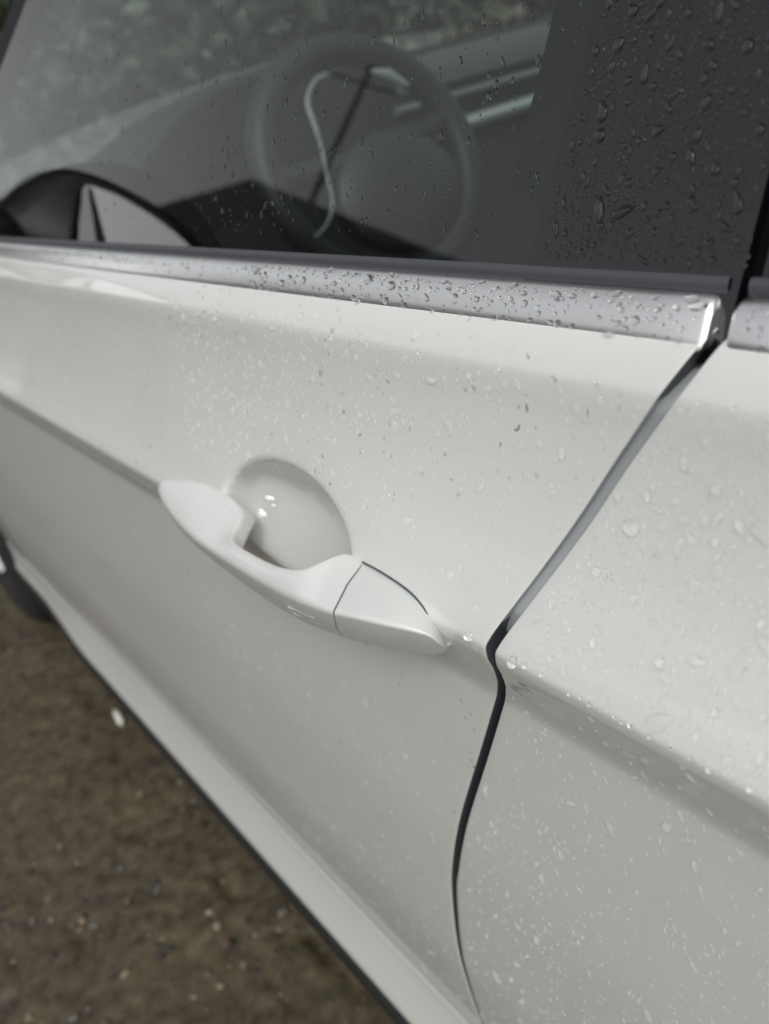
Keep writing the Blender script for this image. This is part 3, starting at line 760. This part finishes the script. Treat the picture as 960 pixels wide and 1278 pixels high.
# one pale petal-like chip beside the sill
chip = obj('pale_chip', stone_mesh(91, simple('pale_chip', (.78, .76, .66), .6)), loc=(-1.468, .168, .002)); chip.scale = (.028, .008, .006); chip.rotation_euler = (0, .05, -.13)
tag(chip, 'long pale chip lying alone on the asphalt near the sill', 'stone chip')

# ------------------------------------------------------------------ rain
def drop_template(seed, kind):
    rg = np.random.default_rng(seed); n = 14
    th = np.linspace(0, 2 * math.pi, n, endpoint=False)
    am = {'round': .07, 'tear': .12, 'blob': .26}[kind]
    r = 1 + sum(am / k ** .7 * rg.normal() * np.cos(k * th + rg.random() * 6.3) for k in (2, 3, 4))
    r = np.clip(r, .45, 1.7)
    el = {'round': 1.08, 'tear': 1.5, 'blob': 1.25}[kind]
    V = []; hgt = {'round': .46, 'tear': .42, 'blob': .34}[kind]
    ph = rg.random() * .25
    for k_, z in ((1.0, -.10), (1.0, .02), (.90, .42), (.70, .76), (.38, .96)):
        for t, q in zip(th, r):
            x, y = q * k_ * math.cos(t), q * k_ * math.sin(t) * el
            if kind == 'tear': x *= 1 - .28 * (y / el if y > 0 else 0)
            y -= .12 * (1 - k_)          # fuller at the lower end
            V.append((x, y, z * hgt))
    V.append((0, -.1, hgt)); V.append((0, 0, -.10 * hgt))
    f = grid_faces(5, n, close_c=True) + [(4 * n + k, 4 * n + (k + 1) % n, 5 * n) for k in range(n)] + [((k + 1) % n, k, 5 * n + 1) for k in range(n)]
    return np.array(V), f
TPL = [drop_template(100 + i, ['round', 'round', 'tear', 'round', 'blob', 'tear', 'round', 'blob'][i % 8]) for i in range(24)]
TPL_KIND = [['round', 'round', 'tear', 'round', 'blob', 'tear', 'round', 'blob'][i % 8] for i in range(24)]
TPL_ME = [mesh('raindrop', v, f, WATER) for v, f in TPL]
TPL_MF = [mesh('raindrop', v, f, FILM) for v, f in TPL]
ON_PAINT = ('rear_up', 'rear_low', 'front_up', 'front_low', 'cup')

def frame(P, N, spin):
    N = Vector(N).normalized(); up = Vector((0, 0, 1)); y = (up - N * up.dot(N)).normalized(); x = y.cross(N)
    c, s_ = math.cos(spin), math.sin(spin); xa = x * c + y * s_; ya = N.cross(xa)
    return Matrix(((xa.x, ya.x, N.x, P[0]), (xa.y, ya.y, N.y, P[1]), (xa.z, ya.z, N.z, P[2]), (0, 0, 0, 1)))

camP = np.array([0, 0, CAM_Z]); RM = np.array(rot)
def in_view(P, m_=40):
    c = RM.T @ (np.array(P) - camP)
    if c[2] >= -.02: return None
    x = 480 + 1150 * c[0] / -c[2]; y = 639 - 1150 * c[1] / -c[2]
    if -m_ < x < 960 + m_ and -m_ < y < 1278 + m_: return 1150 / -c[2]
    return None
DROPS = []       # (size px, surface key, point, normal, radius, spin, template, stretch, flat)
def add_drop(key, P, N, r, spin, ti, st, fl):
    s_ = in_view(P)
    if s_ is None: return
    N = np.array(N); v = camP - np.array(P); v /= np.linalg.norm(v)
    if N @ v < .05: return
    DROPS.append((r * s_ * math.sqrt(max(N @ v, .1)), key, P, N, r, spin, ti, st, fl))

class Spacing:
    def __init__(s, cell): s.c = cell; s.g = {}
    def ok(s, p, r):
        k = tuple(int(math.floor(q / s.c)) for q in p)
        for a in (-1, 0, 1):
            for b in (-1, 0, 1):
                for d in (-1, 0, 1):
                    for q, rr in s.g.get((k[0] + a, k[1] + b, k[2] + d), ()):
                        if (q[0]-p[0])**2 + (q[1]-p[1])**2 + (q[2]-p[2])**2 < (r + rr) ** 2: return False
        s.g.setdefault(k, []).append((p, r)); return True
rg = np.random.default_rng(21)
def drop_radius(lo, mu, sg, hi): return float(np.clip(mu * math.exp(sg * rg.normal()), lo, hi))
SP = Spacing(.012)
def scatter_body(key, n, xr_, hr_, mu, sg, hi, keep, fl=(.95, 1.5), stf=(.9, 1.35)):
    c = 0; tries = 0
    while c < n and tries < n * 12:
        tries += 1
        H = rg.uniform(*hr_); X = rg.uniform(*xr_)
        if not keep(X, H): continue
        r = drop_radius(.00022, mu, sg, hi)
        P = surf(X, H); 
        if in_view(P) is None: continue
        if not SP.ok(tuple(P), r * 1.15): continue
        N = surf_normal(np.float64(X), np.float64(H))
        big = r > .0014
        ti = int(rg.integers(24)); st = rg.uniform(*stf)
        add_drop(key, P, N, r, rg.normal() * (.5 if st > 1.2 else .9), ti, st, rg.uniform(*fl)); c += 1
on_front = lambda X, H: X < fx(H) - .003
on_rear = lambda X, H: X > rx(H) + .003
def off_handle(X, H):
    return not (-.55 < X < -.235 and .186 < H < .30 and H < .30) and dish_q(X, H) > 1.15
# big beads on the rear door above the crease, then finer ones everywhere
scatter_body('rear_up', 420, (-.225, .0), (.108, .200), .00085, .55, .0030, on_rear)
scatter_body('rear_up', 420, (-.225, .0), (.108, .200), .00042, .4, .0010, on_rear)
scatter_body('rear_low', 420, (-.36, .0), (.205, .60), .00075, .5, .0024, on_rear, stf=(1.0, 2.0))
scatter_body('rear_low', 700, (-.36, .0), (.24, .62), .00045, .4, .0011, on_rear, stf=(1.0, 2.4))
scatter_body('front_up', 760, (-.50, -.15), (.103, .200), .00062, .55, .0021, lambda X, H: on_front(X, H) and off_handle(X, H))
scatter_body('front_up', 1300, (-.62, -.15), (.103, .205), .00036, .4, .0009, lambda X, H: on_front(X, H) and off_handle(X, H))
scatter_body('front_up', 350, (-.95, -.45), (.103, .205), .00050, .4, .0012, lambda X, H: off_handle(X, H))
scatter_body('front_low', 700, (-.60, -.22), (.225, .62), .00048, .45, .0014, lambda X, H: on_front(X, H) and off_handle(X, H), stf=(1.0, 2.2))
scatter_body('front_low', 400, (-1.1, -.35), (.23, .62), .00055, .4, .0013, lambda X, H: on_front(X, H) and off_handle(X, H), stf=(1.0, 2.0))
scatter_body('cup', 60, (-.44, -.31), (.175, .205), .00045, .4, .0009, lambda X, H: dish_q(X, H) < .9)
# thin wedges of water added at the foot of the cup, tilted to mirror sun glints into the camera
for X, H, r, st, sp in ((-.4327, .2162, .0026, 1.3, .6), (-.4292, .2085, .0023, 1.5, 1.1), (-.4275, .2125, .0013, 1.1, .3), (-.4350, .2195, .0016, 1.2, .2)):
    P = surf(X, H); n0 = surf_normal(np.float64(X), np.float64(H)); v = camP - P; v /= np.linalg.norm(v)
    n1 = v + np.array(sun_dir); n1 /= np.linalg.norm(n1)
    add_drop('pool', P + n0 * r * .35, n1, r, sp, 4, st, .16)
for k, (X, H) in enumerate(((-.4140, .2006), (-.4108, .2020), (-.4078, .2031), (-.4050, .2040), (-.3960, .2076), (-.3928, .2094), (-.3900, .2113), (-.3876, .2130), (-.3852, .2146))):
    add_drop('pool', surf(X, H), surf_normal(np.float64(X), np.float64(H)), .0008, 1.2 - k * .09, 2, 2.6, .9)
# on the glass and the gloss-black pillar
SP2 = Spacing(.012)
def scatter_glass(key, n, xr_, zr_, mu, sg, hi, keep, out, stf, fl):
    c = 0; tries = 0
    while c < n and tries < n * 12:
        tries += 1
        X = rg.uniform(*xr_); z = rg.uniform(*zr_)
        if not keep(X, z): continue
        P = np.array(gp(X, z, out)); r = drop_radius(.00022, mu, sg, hi)
        if in_view(P) is None or not SP2.ok(tuple(P), r * 1.2): continue
        add_drop(key, P, np.array(G_N), r, rg.normal() * .45, int(rg.integers(24)), rg.uniform(*stf), rg.uniform(*fl)); c += 1
scatter_glass('pillar', 420, (-.24, -.10), (-.081, .06), .00078, .5, .0022, lambda X, z: X > pil(z) + .004 and abs(X + .143) > .006, .0012, (.9, 1.7), (.9, 1.4))
scatter_glass('pillar', 900, (-.24, -.10), (-.081, .06), .00038, .4, .0010, lambda X, z: X > pil(z) + .004 and abs(X + .143) > .006, .0012, (.9, 1.7), (.9, 1.4))
scatter_glass('glass', 620, (-.50, -.21), (-.075, .06), .00048, .5, .0014, lambda X, z: X < pil(z) - .004, 0, (1.1, 2.4), (.4, .8))
scatter_glass('glass', 320, (-.95, -.40), (-.07, .12), .00052, .45, .0013, lambda X, z: X < pil(z) - .004 and X > aline(z) + .02, 0, (1.0, 2.0), (.4, .8))
# on the satin mouldings
BP = catmull(BELT[3:8], 12); BN = []
for i in range(len(BP)):
    d = BP[min(i + 1, len(BP) - 1)] - BP[max(i - 1, 0)]; n_ = np.array([0, -(-d[0]), 0.]); 
    t3 = np.array([0, d[1], -d[0]]); n3 = np.cross(t3, [1., 0, 0]); n3 /= np.linalg.norm(n3)
    if n3[1] > 0: n3 = -n3
    BN.append(n3)
SP3 = Spacing(.012)
def scatter_belt(n, xr_, mu, sg, hi):
    for _ in range(n):
        X = rg.uniform(*xr_); i = int(rg.integers(len(BP)))
        if -.158 < X < -.145: continue
        P = np.array([X, BP[i][1], CAM_Z - BP[i][0]]); r = drop_radius(.00025, mu, sg, hi)
        if in_view(P) is None or not SP3.ok(tuple(P), r * 1.1): continue
        add_drop('belt', P, BN[i], r, 1.57 + rg.normal() * .5, int(rg.integers(24)), rg.uniform(.9, 1.7), rg.uniform(.5, .9))
scatter_belt(300, (-.42, -.06), .0010, .45, .0024); scatter_belt(420, (-.42, -.06), .0005, .4, .0011); scatter_belt(260, (-.95, -.40), .0007, .4, .0014)

LAB = {'rear_up': ('clear raindrop clinging to the rear door above its crease', 'raindrops on the upper rear door'),
       'rear_low': ('clear raindrop running down the rear door below its crease', 'raindrops on the lower rear door'),
       'front_up': ('clear raindrop on the front door between window and handle', 'raindrops on the upper front door'),
       'front_low': ('clear raindrop on the front door below its handle', 'raindrops on the lower front door'),
       'pool': ('water pooled in the recessed cup behind the door handle', 'water pooled in the handle cup'),
       'cup': ('tiny raindrop inside the recessed cup behind the door handle', 'raindrops in the handle cup'),
       'pillar': ('dark looking raindrop on the gloss black pillar panel', 'raindrops on the black pillar'),
       'glass': ('raindrop on the driver window glass', 'raindrops on the driver window'),
       'belt': ('clear raindrop sitting on the satin metal strip below the window', 'raindrops on the metal strip')}
STUFF = {'pool': 'fine_raindrops', 'rear_up': 'fine_raindrops', 'rear_low': 'fine_raindrops', 'front_up': 'fine_raindrops', 'front_low': 'fine_raindrops', 'cup': 'fine_raindrops', 'pillar': 'fine_raindrops', 'glass': 'fine_raindrops', 'belt': 'fine_raindrops'}
SLAB = {'pool': 'fine rain beads along the handle cup rim', 'rear_up': 'fine rain beads on the upper rear door', 'rear_low': 'fine rain beads on the lower rear door', 'front_up': 'fine rain beads on the upper front door', 'front_low': 'fine rain beads on the lower front door',
        'cup': 'fine rain beads inside the handle cup', 'pillar': 'fine rain beads on the black pillar panel', 'glass': 'fine rain beads on the driver window', 'belt': 'fine rain beads on the satin metal strip'}
def pixel(P):
    c = RM.T @ (np.array(P) - camP); return 480 + 1150 * c[0] / -c[2], 639 - 1150 * c[1] / -c[2]
def drop_label(key, px, P, kind, st):
    H = CAM_Z - P[2]; u, v = pixel(P)
    size = 'large' if px > 5.5 else 'middling' if px > 4 else 'small'
    shape = {'round': 'round', 'tear': 'pear-shaped', 'blob': 'lobed'}[kind] if st < 1.3 else 'long thin' if kind != 'blob' else 'long lobed'
    if key == 'rear_up':
        a = 'just under the shoulder' if H < .135 else 'above the crease' if H < .170 else 'just above the crease'
        g = P[0] - float(rx(H)); b = 'beside the door gap' if g < .035 else 'away from the gap' if g < .08 else 'near the photo edge'
        return f'{size} {shape} raindrop on rear door {a}, {b}'
    if key == 'rear_low':
        a = 'just below the crease' if H < .27 else 'midway down' if H < .38 else 'low down'
        g = P[0] - float(rx(H)); b = 'beside the door gap' if g < .05 else 'away from the gap'
        return f'{size} {shape} raindrop on lower rear door {a}, {b}'
    if key == 'front_up':
        a = 'under the metal strip' if H < .135 else 'midway to the crease' if H < .17 else 'level with the handle'
        b = 'beside the door gap' if P[0] > float(fx(H)) - .05 else 'above the handle cap' if P[0] > -.32 else 'above the handle grip'
        return f'{size} {shape} raindrop on front door {a}, {b}'
    if key == 'front_low': return f'{size} {shape} raindrop on the front door below its handle'
    if key == 'pillar':
        a = 'near its top' if v < 110 else 'halfway down' if v < 230 else 'near the metal strip'
        b = 'by the window glass' if u < 770 else 'in its middle' if u < 870 else 'towards the right edge'
        return f'{size} {shape} raindrop on black pillar panel {a}, {b}'
    if key == 'glass':
        a = 'in front of the steering wheel' if 310 < u < 610 else 'near the black pillar' if u >= 610 else 'near the mirror reflection'
        return f'{size} {shape} raindrop on driver window {a}'
    if key == 'belt':
        a = 'near its rear end' if u > 760 else 'midway along' if u > 560 else 'farther forward'
        if P[0] > -.15: a = 'on the rear door piece'
        return f'{size} {shape} raindrop on the satin metal strip {a}'
    return LAB[key][0]
DROPS.sort(key=lambda d: -d[0])
SEP = {k: ([], []) for k in LAB}
for i, (px, key, P, N, r, spin, ti, st, fl) in enumerate(DROPS):
    if TPL_KIND[ti] == 'blob' and r < .0009: ti = 0 if i % 2 else 3
    M_ = frame(P, N, spin) @ Matrix.Diagonal((r / math.sqrt(st), r * math.sqrt(st), r * fl, 1))
    if i < 300:
        o = obj('raindrop', (TPL_MF if key in ON_PAINT else TPL_ME)[ti]); o.matrix_world = M_
        tag(o, drop_label(key, px, P, TPL_KIND[ti], st), 'raindrop', LAB[key][1])
    else:
        V, F_ = SEP[key]; n0 = len(V); A = np.array(M_)
        tv = TPL[ti][0]; w = tv @ A[:3, :3].T + A[:3, 3]
        V.extend(map(tuple, w)); F_.extend(tuple(j + n0 for j in q) for q in TPL[ti][1])
for key, (V, F_) in SEP.items():
    if V: tag(obj(STUFF[key], mesh(STUFF[key], V, F_, FILM if key in ON_PAINT else WATER)), SLAB[key], None, None, 'stuff')
print('drops', len(DROPS))
